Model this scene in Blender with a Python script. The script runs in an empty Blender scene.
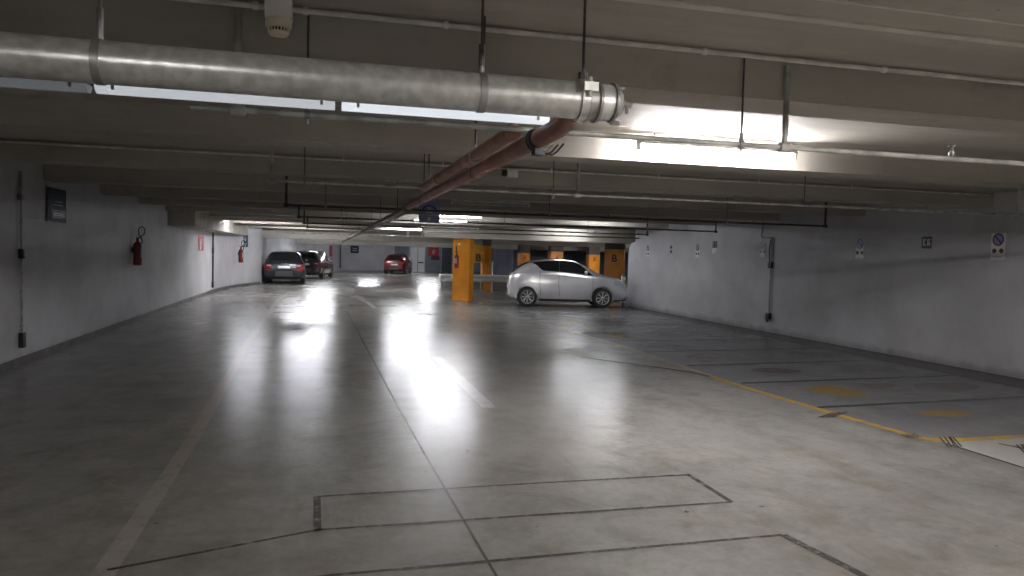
import bpy, bmesh, math, random
from mathutils import Vector, Matrix
random.seed(7)
S = bpy.context.scene
C = S.collection
PI = math.pi

# ------------------------------------------------------------------ materials
def mat(name, col, rough=.6, metal=0., var=.12, scale=6., bump=0., bscale=60., spec=.5, var_col=None, coat=0., thr=(.25, .75)):
    m = bpy.data.materials.new(name); m.use_nodes = True
    nt = m.node_tree; N = nt.nodes; L = nt.links
    b = N['Principled BSDF']
    b.inputs['Metallic'].default_value = metal
    b.inputs['Specular IOR Level'].default_value = spec
    b.inputs['Coat Weight'].default_value = coat
    g = N.new('ShaderNodeNewGeometry')
    n = N.new('ShaderNodeTexNoise'); n.inputs['Scale'].default_value = scale; n.inputs['Detail'].default_value = 3
    L.new(g.outputs['Position'], n.inputs['Vector'])
    r = N.new('ShaderNodeMapRange'); r.interpolation_type = 'SMOOTHERSTEP'; r.inputs['From Min'].default_value = thr[0]; r.inputs['From Max'].default_value = thr[1]
    L.new(n.outputs['Fac'], r.inputs['Value'])
    mx = N.new('ShaderNodeMix'); mx.data_type = 'RGBA'
    c2 = var_col if var_col else tuple(c*(1-var) for c in col)
    c1 = col if var_col else tuple(min(1, c*(1+var*.6)) for c in col)
    mx.inputs['A'].default_value = (*c1, 1); mx.inputs['B'].default_value = (*c2, 1)
    L.new(r.outputs['Result'], mx.inputs['Factor']); L.new(mx.outputs['Result'], b.inputs['Base Color'])
    rr = N.new('ShaderNodeMapRange'); rr.inputs['To Min'].default_value = max(.02, rough*.85); rr.inputs['To Max'].default_value = min(1, rough*1.15)
    L.new(n.outputs['Fac'], rr.inputs['Value']); L.new(rr.outputs['Result'], b.inputs['Roughness'])
    if bump:
        n2 = N.new('ShaderNodeTexNoise'); n2.inputs['Scale'].default_value = bscale; n2.inputs['Detail'].default_value = 4
        L.new(g.outputs['Position'], n2.inputs['Vector'])
        bp = N.new('ShaderNodeBump'); bp.inputs['Strength'].default_value = bump; bp.inputs['Distance'].default_value = .01
        L.new(n2.outputs['Fac'], bp.inputs['Height']); L.new(bp.outputs['Normal'], b.inputs['Normal'])
    return m

def emat(name, col, strength):
    m = bpy.data.materials.new(name); m.use_nodes = True
    b = m.node_tree.nodes['Principled BSDF']
    b.inputs['Base Color'].default_value = (.8, .8, .8, 1)
    b.inputs['Emission Color'].default_value = (*col, 1); b.inputs['Emission Strength'].default_value = strength
    return m

def noise(nt, scale, detail=6., vec=None, rough=.6, dist=0.):
    n = nt.nodes.new('ShaderNodeTexNoise'); n.inputs['Scale'].default_value = scale
    n.inputs['Detail'].default_value = detail; n.inputs['Roughness'].default_value = rough; n.inputs['Distortion'].default_value = dist
    if vec is not None: nt.links.new(vec, n.inputs['Vector'])
    return n.outputs['Fac']
def mrange(nt, v, a, b, c=0., d=1.):
    r = nt.nodes.new('ShaderNodeMapRange'); r.interpolation_type = 'SMOOTHSTEP'
    for k, x in zip(('From Min', 'From Max', 'To Min', 'To Max'), (a, b, c, d)): r.inputs[k].default_value = x
    nt.links.new(v, r.inputs['Value']); return r.outputs['Result']
def mix(nt, f, a, b):
    m = nt.nodes.new('ShaderNodeMix'); m.data_type = 'RGBA'
    if isinstance(f, (int, float)): m.inputs['Factor'].default_value = f
    else: nt.links.new(f, m.inputs['Factor'])
    for k, x in (('A', a), ('B', b)):
        if isinstance(x, tuple): m.inputs[k].default_value = (*x, 1)
        else: nt.links.new(x, m.inputs[k])
    return m.outputs['Result']

def floor_nodes(nt):
    """polished old concrete; returns colour and roughness sockets"""
    g = nt.nodes.new('ShaderNodeNewGeometry').outputs['Position']
    c = mix(nt, mrange(nt, noise(nt, .55, 6, g), .30, .70), FLOOR_A, FLOOR_B)
    c = mix(nt, mrange(nt, noise(nt, 2.4, 9, g, .68, .4), .40, .72, 0, .7), c, (.165, .15, .125))
    mp = nt.nodes.new('ShaderNodeMapping'); mp.inputs['Scale'].default_value = (2.2, .35, 1); mp.inputs['Location'].default_value = (4, 3, 0)
    nt.links.new(g, mp.inputs['Vector'])
    c = mix(nt, mrange(nt, noise(nt, 1.6, 8, mp.outputs['Vector'], .68), .40, .80, 0, .5), c, (.31, .305, .29))
    c = mix(nt, mrange(nt, noise(nt, .9, 7, mp.outputs['Vector'], .7), .50, .70, 0, .45), c, (.20, .165, .125))
    c = mix(nt, mrange(nt, noise(nt, 13., 8, g, .75), .40, .75, 0, .30), c, (.12, .118, .11))
    c = mix(nt, mrange(nt, noise(nt, 9., 2, g), .735, .76, 0, .8), c, (.05, .045, .04))
    r = mrange(nt, noise(nt, 1.1, 3, g, .5), .2, .8, .235, .270)
    return g, c, r

FLOOR_A = (.25, .245, .235); FLOOR_B = (.33, .32, .30)
def floor_mat():
    m = bpy.data.materials.new('polished_concrete'); m.use_nodes = True; nt = m.node_tree
    b = nt.nodes['Principled BSDF']; g, c, r = floor_nodes(nt); b.inputs['Specular IOR Level'].default_value = .32
    nt.links.new(c, b.inputs['Base Color']); nt.links.new(r, b.inputs['Roughness'])
    bp = nt.nodes.new('ShaderNodeBump'); bp.inputs['Strength'].default_value = .10; bp.inputs['Distance'].default_value = .01
    nt.links.new(noise(nt, 5., 5, g), bp.inputs['Height']); nt.links.new(bp.outputs['Normal'], b.inputs['Normal'])
    return m
def paint_mat(name, col, lo=.4, hi=.6, keep=1., scale=9., stretch=(1, 1, 1), radial=False, under=False):
    """worn paint: paint colour where it survives, floor colour elsewhere"""
    m = bpy.data.materials.new(name); m.use_nodes = True; nt = m.node_tree
    b = nt.nodes['Principled BSDF']; g, c, r = floor_nodes(nt); b.inputs['Specular IOR Level'].default_value = .32
    if under: c = mix(nt, mrange(nt, noise(nt, 2., 8, g, .7), .45, .75, .7, 0.), c, (.175, .183, .20))
    mp = nt.nodes.new('ShaderNodeMapping'); mp.inputs['Scale'].default_value = stretch; nt.links.new(g, mp.inputs['Vector'])
    f = mrange(nt, noise(nt, scale, 8, mp.outputs['Vector'], .7), lo, hi, keep, 0.)
    if radial:
        tc = nt.nodes.new('ShaderNodeTexCoord').outputs['UV']
        gr = nt.nodes.new('ShaderNodeVectorMath'); gr.operation = 'LENGTH'
        nt.links.new(tc, gr.inputs[0])
        n3 = noise(nt, 3.5, 6, g, .7)
        ad = nt.nodes.new('ShaderNodeMath'); ad.operation = 'MULTIPLY_ADD'; ad.inputs[1].default_value = .5
        nt.links.new(n3, ad.inputs[0]); nt.links.new(gr.outputs['Value'], ad.inputs[2])
        e = mrange(nt, ad.outputs[0], .72, 1.15, 1, 0)
        mu = nt.nodes.new('ShaderNodeMath'); mu.operation = 'MULTIPLY'; nt.links.new(e, mu.inputs[0]); nt.links.new(f, mu.inputs[1]); f = mu.outputs[0]
    nt.links.new(mix(nt, f, c, col), b.inputs['Base Color']); nt.links.new(r, b.inputs['Roughness'])
    return m

def wall_mat(name, a, d, split=None):
    m = bpy.data.materials.new(name); m.use_nodes = True; nt = m.node_tree
    b = nt.nodes['Principled BSDF']; g = nt.nodes.new('ShaderNodeNewGeometry').outputs['Position']
    c = mix(nt, mrange(nt, noise(nt, .7, 6, g, .65), .35, .7), a, d)
    c = mix(nt, mrange(nt, noise(nt, 5., 8, g, .75), .55, .8, 0, .4), c, tuple(x*.8 for x in d))
    z = nt.nodes.new('ShaderNodeSeparateXYZ'); nt.links.new(g, z.inputs[0])
    ad = nt.nodes.new('ShaderNodeMath'); ad.operation = 'MULTIPLY_ADD'; ad.inputs[1].default_value = .25
    nt.links.new(noise(nt, 4., 6, g), ad.inputs[0]); nt.links.new(z.outputs['Z'], ad.inputs[2])
    c = mix(nt, mrange(nt, ad.outputs[0], .12, .3, .55, 0.), c, (.16, .15, .14))     # splash dirt along the foot of the wall
    nt.links.new(c, b.inputs['Base Color']); b.inputs['Roughness'].default_value = .75
    bp = nt.nodes.new('ShaderNodeBump'); bp.inputs['Strength'].default_value = .25; bp.inputs['Distance'].default_value = .01
    nt.links.new(noise(nt, 14., 6, g), bp.inputs['Height']); nt.links.new(bp.outputs['Normal'], b.inputs['Normal'])
    return m

def ceil_mat():
    m = bpy.data.materials.new('ceiling_concrete'); m.use_nodes = True; nt = m.node_tree
    b = nt.nodes['Principled BSDF']; g = nt.nodes.new('ShaderNodeNewGeometry').outputs['Position']
    mp = nt.nodes.new('ShaderNodeMapping'); mp.inputs['Scale'].default_value = (.25, 1.6, 1.6); nt.links.new(g, mp.inputs['Vector'])
    c = mix(nt, mrange(nt, noise(nt, 1.2, 6, mp.outputs['Vector'], .6), .35, .7), (.47, .44, .39), (.34, .315, .275))
    c = mix(nt, mrange(nt, noise(nt, 2.5, 7, g, .7), .55, .8, 0, .5), c, (.20, .155, .115))
    c = mix(nt, mrange(nt, noise(nt, 22., 3, g), .72, .77, 0, .7), c, (.09, .08, .07))
    nt.links.new(c, b.inputs['Base Color']); b.inputs['Roughness'].default_value = .7
    bp = nt.nodes.new('ShaderNodeBump'); bp.inputs['Strength'].default_value = .2; bp.inputs['Distance'].default_value = .008
    nt.links.new(noise(nt, 25., 5, g), bp.inputs['Height']); nt.links.new(bp.outputs['Normal'], b.inputs['Normal'])
    return m

M = {}
M['floor'] = floor_mat(); M['ceiling'] = ceil_mat()
M['wall'] = wall_mat('white_wall_paint', (.60, .60, .63), (.48, .48, .50))
M['wall_grey'] = wall_mat('grey_wall_paint', (.25, .28, .34), (.18, .20, .25))
M['galv'] = mat('galvanised_steel', (.60, .60, .58), .32, .65, .20, 22., .1, 30.)
M['cap'] = mat('pale_galvanised_cap', (.62, .63, .62), .4, .5, .15, 10.)
M['rail'] = mat('pale_rail_steel', (.66, .68, .70), .45, .2, .1, 6.)
M['lit_edge_paint'] = mat('painted_lit_edge', (.66, .63, .56), .7, 0, .15, 4.)  # pale colour paints the lit face of a slab joint
M['steel'] = mat('dull_steel', (.35, .34, .33), .45, .7, .3, 9.)
M['dark_steel'] = mat('dark_steel', (.07, .065, .06), .5, .5, .3, 9.)
M['rod'] = mat('threaded_rod', (.12, .11, .10), .5, .6, .3, 40.)
M['brown'] = mat('brown_plastic_pipe', (.42, .20, .135), .48, 0, .35, 4., var_col=(.26, .13, .095))
M['pipe_grey'] = mat('grey_plastic_pipe', (.15, .14, .135), .45, 0, .3, 5.)
M['sprinkler'] = mat('sprinkler_pipe_paint', (.46, .45, .42), .5, .2, .4, 7.)
M['pipe_dark'] = mat('dark_sprinkler_pipe', (.06, .055, .05), .5, .2, .4, 7.)
M['pvc'] = mat('white_conduit', (.74, .72, .68), .45, 0, .2, 8.)
M['cream'] = mat('cream_plastic', (.80, .72, .56), .4, 0, .12, 10.)
M['white_plastic'] = mat('white_plastic', (.84, .82, .78), .4, 0, .06, 10.)
M['black'] = mat('black_rubber', (.025, .025, .025), .6, 0, .3, 20.)
M['black_plastic'] = mat('black_plastic', (.02, .02, .02), .4, 0, .2, 20.)
M['orange'] = mat('orange_paint', (.78, .30, .022), .45, 0, .12, 3., .05, 20.)
M['orange_light'] = mat('yellow_orange_sign', (.88, .42, .03), .45, 0, .08, 3.)
M['capital'] = mat('bare_concrete_capital', (.12, .11, .10), .8, 0, .2, 3.)
M['tube_on'] = emat('lit_fluorescent_tube', (1., .97, .98), 60.)
M['tube_mid'] = emat('lit_fluorescent_tube_mid', (.94, .95, 1.), 23.)
M['tube_near'] = emat('added_tube_near', (1., .95, .90), 88.)
M['tube_fill'] = emat('fill_lamp_tube', (.93, .95, 1.), 17.)
M['tube_dim'] = emat('added_tube_dim', (1., .97, .95), 14.)
M['tube_wall'] = emat('old_lit_fluorescent_tube', (.92, .94, 1.), 24.)
M['tube_far'] = emat('lit_fluorescent_tube_far', (.92, .94, 1.), 50.)
M['diffuser'] = emat('diffuser_painted_glow', (.86, .92, 1.), .10)  # emission stands in for light reflected on an unlit cover
M['diffuser_dim'] = emat('diffuser_soft_painted_glow', (.86, .92, 1.), .06)
M['diffuser_faint'] = emat('diffuser_faint_painted_glow', (.86, .92, 1.), .012)
M['diffuser_faint'].node_tree.nodes['Principled BSDF'].inputs['Base Color'].default_value = (.16, .17, .18, 1)  # darker base paints the reflection fading out to the left
M['diffuser_off'] = mat('prismatic_diffuser', (.62, .66, .70), .18, 0, .05, 20., coat=.5)
M['tube_off'] = mat('unlit_tube', (.62, .63, .60), .4, 0, .05, 20.)
M['fixture'] = mat('fixture_body', (.68, .68, .66), .5, 0, .15, 10.)
M['blue'] = mat('blue_sign', (.30, .34, .60), .45, 0, .1, 10.)
M['navy'] = mat('navy_sign', (.035, .05, .10), .45, 0, .1, 10.)
M['slate'] = mat('slate_notice', (.03, .045, .06), .7, 0, .15, 10.)
M['white_paint'] = mat('white_print', (.8, .8, .82), .5, 0, .05, 10.)
M['pale_print'] = mat('pale_print', (.33, .36, .42), .5, 0, .05, 10.)
M['red_print'] = mat('red_print', (.42, .02, .03), .45, 0, .08, 10.)
M['red_can'] = mat('red_extinguisher', (.20, .008, .010), .4, 0, .1, 10., coat=.3)
M['black_print'] = mat('black_print', (.02, .018, .015), .5, 0, .05, 10.)
M['maroon_print'] = mat('maroon_print', (.10, .025, .05), .5, 0, .05, 10.)
M['silver_paint'] = mat('silver_car_paint', (.78, .79, .82), .22, .5, 0., 2., coat=1.)
M['dark_paint'] = mat('anthracite_car_paint', (.028, .032, .040), .22, .3, 0., 2., coat=.35)
M['grey_paint'] = mat('graphite_car_paint', (.055, .055, .062), .22, .4, 0., 2., coat=1.)
M['red_paint'] = mat('red_car_paint', (.11, .004, .007), .25, .1, 0., 2., coat=1.)
M['glass'] = mat('tinted_car_glass', (.012, .014, .017), .06, 0, .05, 2., spec=.8)
M['rim'] = mat('alloy_rim', (.62, .63, .64), .2, .8, .05, 10.)
M['chrome'] = mat('chrome', (.75, .76, .78), .12, 1., .03, 10.)
M['tail'] = mat('red_tail_lamp', (.22, .01, .012), .15, 0, .05, 10., coat=1.)
M['headlamp'] = mat('clear_headlamp', (.45, .48, .52), .1, .3, .05, 10., coat=1.)
M['cladding'] = mat('dark_bumper_plastic', (.05, .05, .052), .6, 0, .1, 10.)
M['door_white'] = mat('white_door_paint', (.80, .82, .84), .5, 0, .05, 3.)
M['door_dark'] = mat('dark_door_paint', (.07, .08, .10), .5, 0, .1, 3.)
M['skirt'] = mat('grey_skirting_paint', (.13, .125, .12), .6, 0, .3, 5.)
M['paint_beige'] = paint_mat('worn_beige_line', (.40, .36, .31), .46, .72, .6, 7.)
M['paint_white'] = paint_mat('worn_white_line', (.52, .52, .52), .48, .75, .7, 8.)
M['paint_yellow'] = paint_mat('worn_yellow_line', (.56, .33, .03), .47, .66, .92, 8., (1, 1, 1))
M['paint_faded'] = paint_mat('faded_yellow_line', (.42, .32, .14), .46, .66, .6, 5.)
M['paint_spot'] = paint_mat('worn_yellow_spot', (.34, .21, .035), .48, .8, .9, 6., radial=True, under=True)
M['paint_brown_spot'] = paint_mat('worn_brown_spot', (.09, .055, .03), .6, .85, .9, 6., radial=True, under=True)
M['paint_red_spot'] = paint_mat('worn_reddish_spot', (.20, .10, .085), .55, .8, .8, 6., radial=True, under=True)
M['saw_cut'] = paint_mat('sealed_saw_cut', (.045, .042, .04), .48, .72, .85, 11.)
M['joint'] = paint_mat('floor_joint', (.05, .047, .045), .55, .8, .8, 9.)
M['bay_line'] = paint_mat('dark_bay_line', (.035, .03, .025), .55, .75, .9, 6., under=True)
M['gutter'] = paint_mat('dirty_gutter', (.045, .036, .03), .62, .9, .95, 3., under=True)
M['pale_slab'] = paint_mat('pale_slab', (.50, .49, .46), .55, .85, .75, 4.)
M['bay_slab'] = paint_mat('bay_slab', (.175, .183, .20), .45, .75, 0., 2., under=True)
M['scuff'] = paint_mat('black_scuff', (.03, .03, .03), .5, .68, .85, 22., (3, 1, 1))

# ------------------------------------------------------------------ mesh helpers
class MB:
    def __init__(s): s.v = []; s.f = []; s.uv = None
    def add(s, vs, fs):
        o = len(s.v); s.v += [tuple(v) for v in vs]; s.f += [tuple(i+o for i in f) for f in fs]; return s
    def box(s, x0, x1, y0, y1, z0, z1):
        return s.add([(x, y, z) for x in (x0, x1) for y in (y0, y1) for z in (z0, z1)],
                     [(0, 1, 3, 2), (4, 6, 7, 5), (0, 4, 5, 1), (2, 3, 7, 6), (0, 2, 6, 4), (1, 5, 7, 3)])
    def tube(s, pts, r, n=12, caps=True):
        pts = [Vector(p) for p in pts]; rings = []
        rr = r if isinstance(r, (list, tuple)) else [r]*len(pts)
        prev = None
        for i, p in enumerate(pts):
            if i == 0: t = pts[1]-p
            elif i == len(pts)-1: t = p-pts[i-1]
            else: t = (pts[i+1]-p).normalized()+(p-pts[i-1]).normalized()
            t.normalize()
            if prev is None:
                a = Vector((0, 0, 1)) if abs(t.z) < .9 else Vector((1, 0, 0))
                u = a.cross(t).normalized()
            else:
                u = (prev - t*prev.dot(t)); u.normalize()
            prev = u; w = t.cross(u)
            rings.append([p+(u*math.cos(2*PI*k/n)+w*math.sin(2*PI*k/n))*rr[i] for k in range(n)])
        vs = [v for R in rings for v in R]; fs = []
        for i in range(len(pts)-1):
            for k in range(n):
                a = i*n+k; b = i*n+(k+1) % n; fs.append((a, b, b+n, a+n))
        if caps: fs.append(tuple(range(n))[::-1]); fs.append(tuple((len(pts)-1)*n+k for k in range(n)))
        return s.add(vs, fs)
    def lathe(s, prof, origin, axis='Z', n=20, ring=False):
        """prof: (r, h) list along the axis; ring: close the profile instead of capping it"""
        if ring: prof = list(prof)+[prof[0]]
        o = Vector(origin); vs = []; fs = []
        for r, h in prof:
            for k in range(n):
                c, d = r*math.cos(2*PI*k/n), r*math.sin(2*PI*k/n)
                v = {'Z': (c, d, h), 'X': (h, c, d), 'Y': (d, h, c)}[axis]
                vs.append(o+Vector(v))
        for i in range(len(prof)-1):
            for k in range(n):
                a = i*n+k; b = i*n+(k+1) % n; fs.append((a, b, b+n, a+n))
        if ring:
            m = n*(len(prof)-1); vs = vs[:m]; fs = [tuple(i % m for i in f) for f in fs]
        else:
            fs.append(tuple(range(n))[::-1]); fs.append(tuple((len(prof)-1)*n+k for k in range(n)))
        return s.add(vs, fs)
    def prism(s, poly, origin, u, w, depth):
        """poly (a,b) in plane origin+a*u+b*w, extruded along u x w by depth"""
        o = Vector(origin); u = Vector(u); w = Vector(w); nn = u.cross(w).normalized()*depth; n = len(poly)
        vs = [o+u*a+w*b for a, b in poly]+[o+u*a+w*b+nn for a, b in poly]
        fs = [tuple(range(n))[::-1], tuple(range(n, 2*n))]+[(i, (i+1) % n, (i+1) % n+n, i+n) for i in range(n)]
        return s.add(vs, fs)
    def strip(s, pts, w, z=.003):
        P = [Vector((p[0], p[1], 0)) for p in pts]; n = len(P); vs = []
        ww = w if isinstance(w, (list, tuple)) else [w]*n
        for i, p in enumerate(P):
            t = (P[min(i+1, n-1)]-P[max(i-1, 0)]).normalized(); q = Vector((-t.y, t.x, 0))*ww[i]/2
            vs += [p+q+Vector((0, 0, z)), p-q+Vector((0, 0, z))]
        return s.add(vs, [(2*i, 2*i+1, 2*i+3, 2*i+2) for i in range(n-1)])
    def build(s, name, m, parent=None, smooth=35, bevel=0, solid=True):
        me = bpy.data.meshes.new(name); me.from_pydata(s.v, [], s.f); me.update()
        bm = bmesh.new(); bm.from_mesh(me)
        if solid: bmesh.ops.recalc_face_normals(bm, faces=bm.faces)
        if bevel:
            bmesh.ops.bevel(bm, geom=[e for e in bm.edges if len(e.link_faces) == 2 and e.calc_face_angle(0) > .6], offset=bevel, segments=2, affect='EDGES', profile=.6)
        bm.to_mesh(me); bm.free()
        if smooth:
            for p in me.polygons: p.use_smooth = True
            me.set_sharp_from_angle(angle=math.radians(smooth))
        me.materials.append(m if not isinstance(m, str) else M[m])
        o = bpy.data.objects.new(name, me); C.objects.link(o)
        if parent is not None: o.parent = parent
        return o

def tag(o, label=None, cat=None, group=None, kind=None):
    if label: o['label'] = label
    if cat: o['category'] = cat
    if group: o['group'] = group
    if kind: o['kind'] = kind
    return o
def empty(name, label, cat, loc=(0, 0, 0), rz=0., group=None):
    o = bpy.data.objects.new(name, None); C.objects.link(o); o.location = loc; o.rotation_euler = (0, 0, rz); o.empty_display_size = .2
    return tag(o, label, cat, group)
def copy_tree(o, parent=None):
    c = o.copy(); C.objects.link(c)
    if parent is not None: c.parent = parent
    for ch in [x for x in C.objects if x.parent == o]: copy_tree(ch, c)
    return c
def structure(o): o['kind'] = 'structure'; return o
def glyph(ch, size, loc, rot, depth, name, m, parent):
    cu = bpy.data.curves.new('glyph', 'FONT'); cu.body = ch; cu.size = size; cu.extrude = depth; cu.offset = size*.018
    cu.align_x = 'CENTER'; cu.align_y = 'CENTER'
    t = bpy.data.objects.new('glyph', cu); C.objects.link(t); bpy.context.view_layer.update()
    me = bpy.data.meshes.new_from_object(t.evaluated_get(bpy.context.evaluated_depsgraph_get()))
    bpy.data.objects.remove(t)
    me.materials.clear(); me.materials.append(M[m])
    o = bpy.data.objects.new(name, me); C.objects.link(o); o.parent = parent; o.location = loc; o.rotation_euler = rot
    return o

# ------------------------------------------------------------------ setting
ZS, ZB = 2.74, 2.52            # slab underside, rib underside
XL, XR, Y1 = -3.9, 9.83, 62.
fl = structure(MB().box(-4.5, 32, -9.2, 63, -.25, 0).build('floor', 'floor', smooth=0))

# ribbed ceiling: one corrugated profile along Y, extruded along X
prof = [(-9.2, ZS)]
y = 3.68-2.75*4
while y < 60:
    if abs(y-3.68) < .01:
        prof += []
    prof += [(y, ZS), (y+.015, ZB), (y+.38, ZB), (y+.395, ZS)]
    y += 2.75
prof += [(63, ZS)]
cm = MB(); n = len(prof)
vs = [(x, a, b) for x in (-4.5, 32) for a, b in prof]+[(x, a, 3.1) for x in (-4.5, 32) for a in (-9.2, 63)]
fs = [(i, i+1, n+i+1, n+i) for i in range(n-1)]
fs += [(2*n, 2*n+2, 2*n+3, 2*n+1), (0, n, 2*n+2, 2*n), (n-1, 2*n+1, 2*n+3, 2*n-1), tuple(range(n))+(2*n+1, 2*n), tuple(range(n, 2*n))+(2*n+3, 2*n+2)]
cm.add(vs, fs); ce = structure(cm.build('ceiling', 'ceiling', smooth=0))
# slab joints of the nearest bay; the pale strips paint their lit edges
MB().box(-4, 9.8, 3.0, 3.055, ZS-.009, ZS+.01).build('joint_lit_edge', 'lit_edge_paint', ce, smooth=0)
MB().box(-4, 9.8, 2.78, 2.80, ZS-.004, ZS+.01).build('joint_lit_edge', 'lit_edge_paint', ce, smooth=0)

def wall_poly(name, pts, m, z0=0, z1=ZS, th=.2, side=1):
    mb = MB(); P = [Vector((a, b, 0)) for a, b in pts]; n = len(P); outer = []
    for i, p in enumerate(P):
        t = (P[min(i+1, n-1)]-P[max(i-1, 0)]).normalized(); outer.append(p+Vector((-t.y, t.x, 0))*th*side)
    vs = []
    for a, b in zip(P, outer): vs += [(a.x, a.y, z0), (a.x, a.y, z1), (b.x, b.y, z0), (b.x, b.y, z1)]
    fs = []
    for i in range(n-1):
        o = 4*i; fs += [(o, o+4, o+5, o+1), (o+2, o+3, o+7, o+6), (o+1, o+5, o+7, o+3), (o, o+2, o+6, o+4)]
    e = 4*(n-1); fs += [(0, 1, 3, 2), (e, e+2, e+3, e+1)]
    return structure(mb.add(vs, fs).build(name, m, smooth=40))
left_pts = [(XL, -9), (XL, 28), (-3.88, 29.5), (-3.75, 31), (-3.5, 32.7), (-3.2, 34.2), (-2.85, 35.4), (-2.8, 36)]
wall_poly('wall_left', left_pts, 'wall')
wall_poly('wall_back_left', [(-2.98, 36), (-2.98, 41.5), (1.2, 59.5)], 'wall')
wall_poly('wall_back', [(1.2, 59.5), (1.6, 60.2), (5.6, Y1)], 'wall')
wall_poly('wall_back_right', [(5.6, Y1), (13.5, Y1)], 'wall_grey')
wall_poly('wall_far_right', [(13.5, Y1), (13.5, 53), (31.9, 53)], 'wall_grey')
wall_poly('wall_side', [(31.8, 53), (31.8, -9)], 'wall_grey')
wall_poly('wall_right_front', [(31.8, -9), (-4.1, -9)], 'wall')
# right wall: thick lower part to 2.14 m with a small ledge, thinner above, rounded at the top of its free end
lo = MB()
outl = [(-9, 0), (23.05, 0), (23.05, 1.75), (23.0, 1.92), (22.9, 2.06), (22.75, 2.12), (22.5, 2.14), (-9, 2.14)]
lo.prism([(a, b) for a, b in outl], (XR, 0, 0), (0, 1, 0), (0, 0, 1), .26)
wr = structure(lo.build('wall_right', 'wall', smooth=30))
up = MB().box(XR+.035, XR+.26, -9, 22.6, 2.14, ZS); uo = up.build('upper_wall', 'wall', wr, smooth=0)
# skirting
wall_poly('baseboard_left', [(XL+.012, -9), (XL+.012, 28), (-3.868, 29.5), (-3.738, 31), (-3.488, 32.7), (-3.19, 34.2), (-2.84, 35.4)], 'skirt', 0, .10, .012)
# downstand beams
def girder(name, x0, x1, y0, y1, z0):
    return structure(MB().box(x0, x1, y0, y1, z0, ZS-.01).build(name, 'ceiling', smooth=0))
girder('trim_1', 3.2, 31.7, 24.75, 25.5, 2.13)
girder('trim_2', XL+.001, -3.25, 20.5, 35, 2.15)
girder('trim_3', -3.2, 31.7, 35.9, 36.5, 2.12)
girder('trim_4', -1.6, 31.7, 47.5, 48.1, 1.98)

# ------------------------------------------------------------------ floor markings (painted parts of the floor)
def mark(name, pts, w, m, z=.003, label=None):
    o = MB().strip(pts, w, z).build(name, m, fl, smooth=0, solid=False)
    if label: o['label'] = label
    return o
def quad(name, pts, m, z=.003, label=None):
    o = MB().add([(a, b, z) for a, b in pts], [tuple(range(len(pts)))]).build(name, m, fl, smooth=0, solid=False)
    if o.data.polygons[0].normal.z < 0: o.data.flip_normals()
    if label: o['label'] = label
    return o
def spot(name, x, y, rx, ry, m, z=.0045, rot=0., label=None):
    n = 28; pts = [(math.cos(2*PI*k/n), math.sin(2*PI*k/n)) for k in range(n)]
    cr, sr = math.cos(rot), math.sin(rot)
    me = bpy.data.meshes.new(name)
    me.from_pydata([(x+a*rx*cr-b*ry*sr, y+a*rx*sr+b*ry*cr, z) for a, b in pts], [], [tuple(range(n))])
    uv = me.uv_layers.new(name='UVMap')
    for l in me.loops: uv.data[l.index].uv = pts[l.vertex_index]
    me.materials.append(M[m]); o = bpy.data.objects.new(name, me); C.objects.link(o); o.parent = fl
    if label: o['label'] = label
    return o
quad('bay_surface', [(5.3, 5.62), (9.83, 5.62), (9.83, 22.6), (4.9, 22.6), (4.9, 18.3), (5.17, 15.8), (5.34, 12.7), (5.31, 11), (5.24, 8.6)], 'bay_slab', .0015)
quad('pale_slab', [(5.50, -2), (9.2, -2), (9.2, 5.58), (5.52, 5.58)], 'pale_slab', .0018)
mark('lane_line', [(-.93, -2), (-.99, 1), (-1.035, 3.9), (-1.06, 6.6), (-1.14, 9.5), (-1.24, 12.4), (-1.34, 18), (-1.43, 24.5), (-1.3, 28), (-.6, 31.5), (.5, 34.6)], .115, 'paint_beige', label='long beige lane line along the left side')
for a, b in ((7.55, 11.4), (15.6, 19.4)):
    mark('lane_dash', [(1.705, a), (1.705, b)], .15, 'paint_white', label='white dash of the centre line')
mark('arrow', [(1.40, 21.2), (1.33, 23.6), (1.16, 25.4)], [.16, .16, .2], 'paint_white', .0035, 'white curved direction arrow')
quad('arrow_head', [(.80, 26.2), (1.14, 27.6), (1.42, 25.2), (1.1, 25.6)], 'paint_white', .0037)
mark('floor_joint', [(.86, -1), (.86, 3.5), (.80, 5.8), (.76, 7.6), (.70, 12), (.6, 20)], .016, 'joint', .0025)
mark('saw_cut', [(-.04, 4.95), (1.3, 4.98), (2.68, 4.99)], .028, 'saw_cut')
mark('saw_cut', [(-1.03, 3.99), (-.6, 4.14), (-.02, 4.35), (1.2, 4.36), (2.66, 4.37)], .028, 'saw_cut')
mark('saw_cut', [(-.02, 4.34), (-.03, 4.96)], .045, 'saw_cut')
mark('saw_cut', [(2.66, 4.37), (2.67, 5.0)], .04, 'saw_cut')
mark('saw_cut', [(-.6, 3.62), (.05, 3.72), (1.3, 3.75), (2.65, 3.78)], .03, 'saw_cut')
mark('saw_cut', [(2.65, 3.78), (2.72, 3.3), (2.80, 2.4)], .06, 'saw_cut')
mark('bay_edge_line', [(5.22, 9.2), (5.205, 8.55), (5.26, 7.6), (5.32, 6.68), (5.40, 5.85), (5.47, 5.62)], .11, 'paint_yellow', .005, 'bright yellow line along the front of the bays')
mark('bay_edge_line', [(5.44, 5.605), (5.9, 5.58), (6.6, 5.60), (7.6, 5.66)], [.13, .11, .10, .09], 'paint_yellow', .0052, 'yellow line closing the nearest bay')
mark('bay_edge_line', [(7.6, 5.66), (9.2, 5.72)], .07, 'paint_faded', .005)
mark('bay_edge_line', [(4.62, 22), (4.69, 21.3), (4.88, 18.3), (5.12, 15.8), (5.30, 12.7), (5.27, 11), (5.23, 9.2)], .10, 'paint_faded', .005, 'faded yellow line along the far bays')
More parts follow.
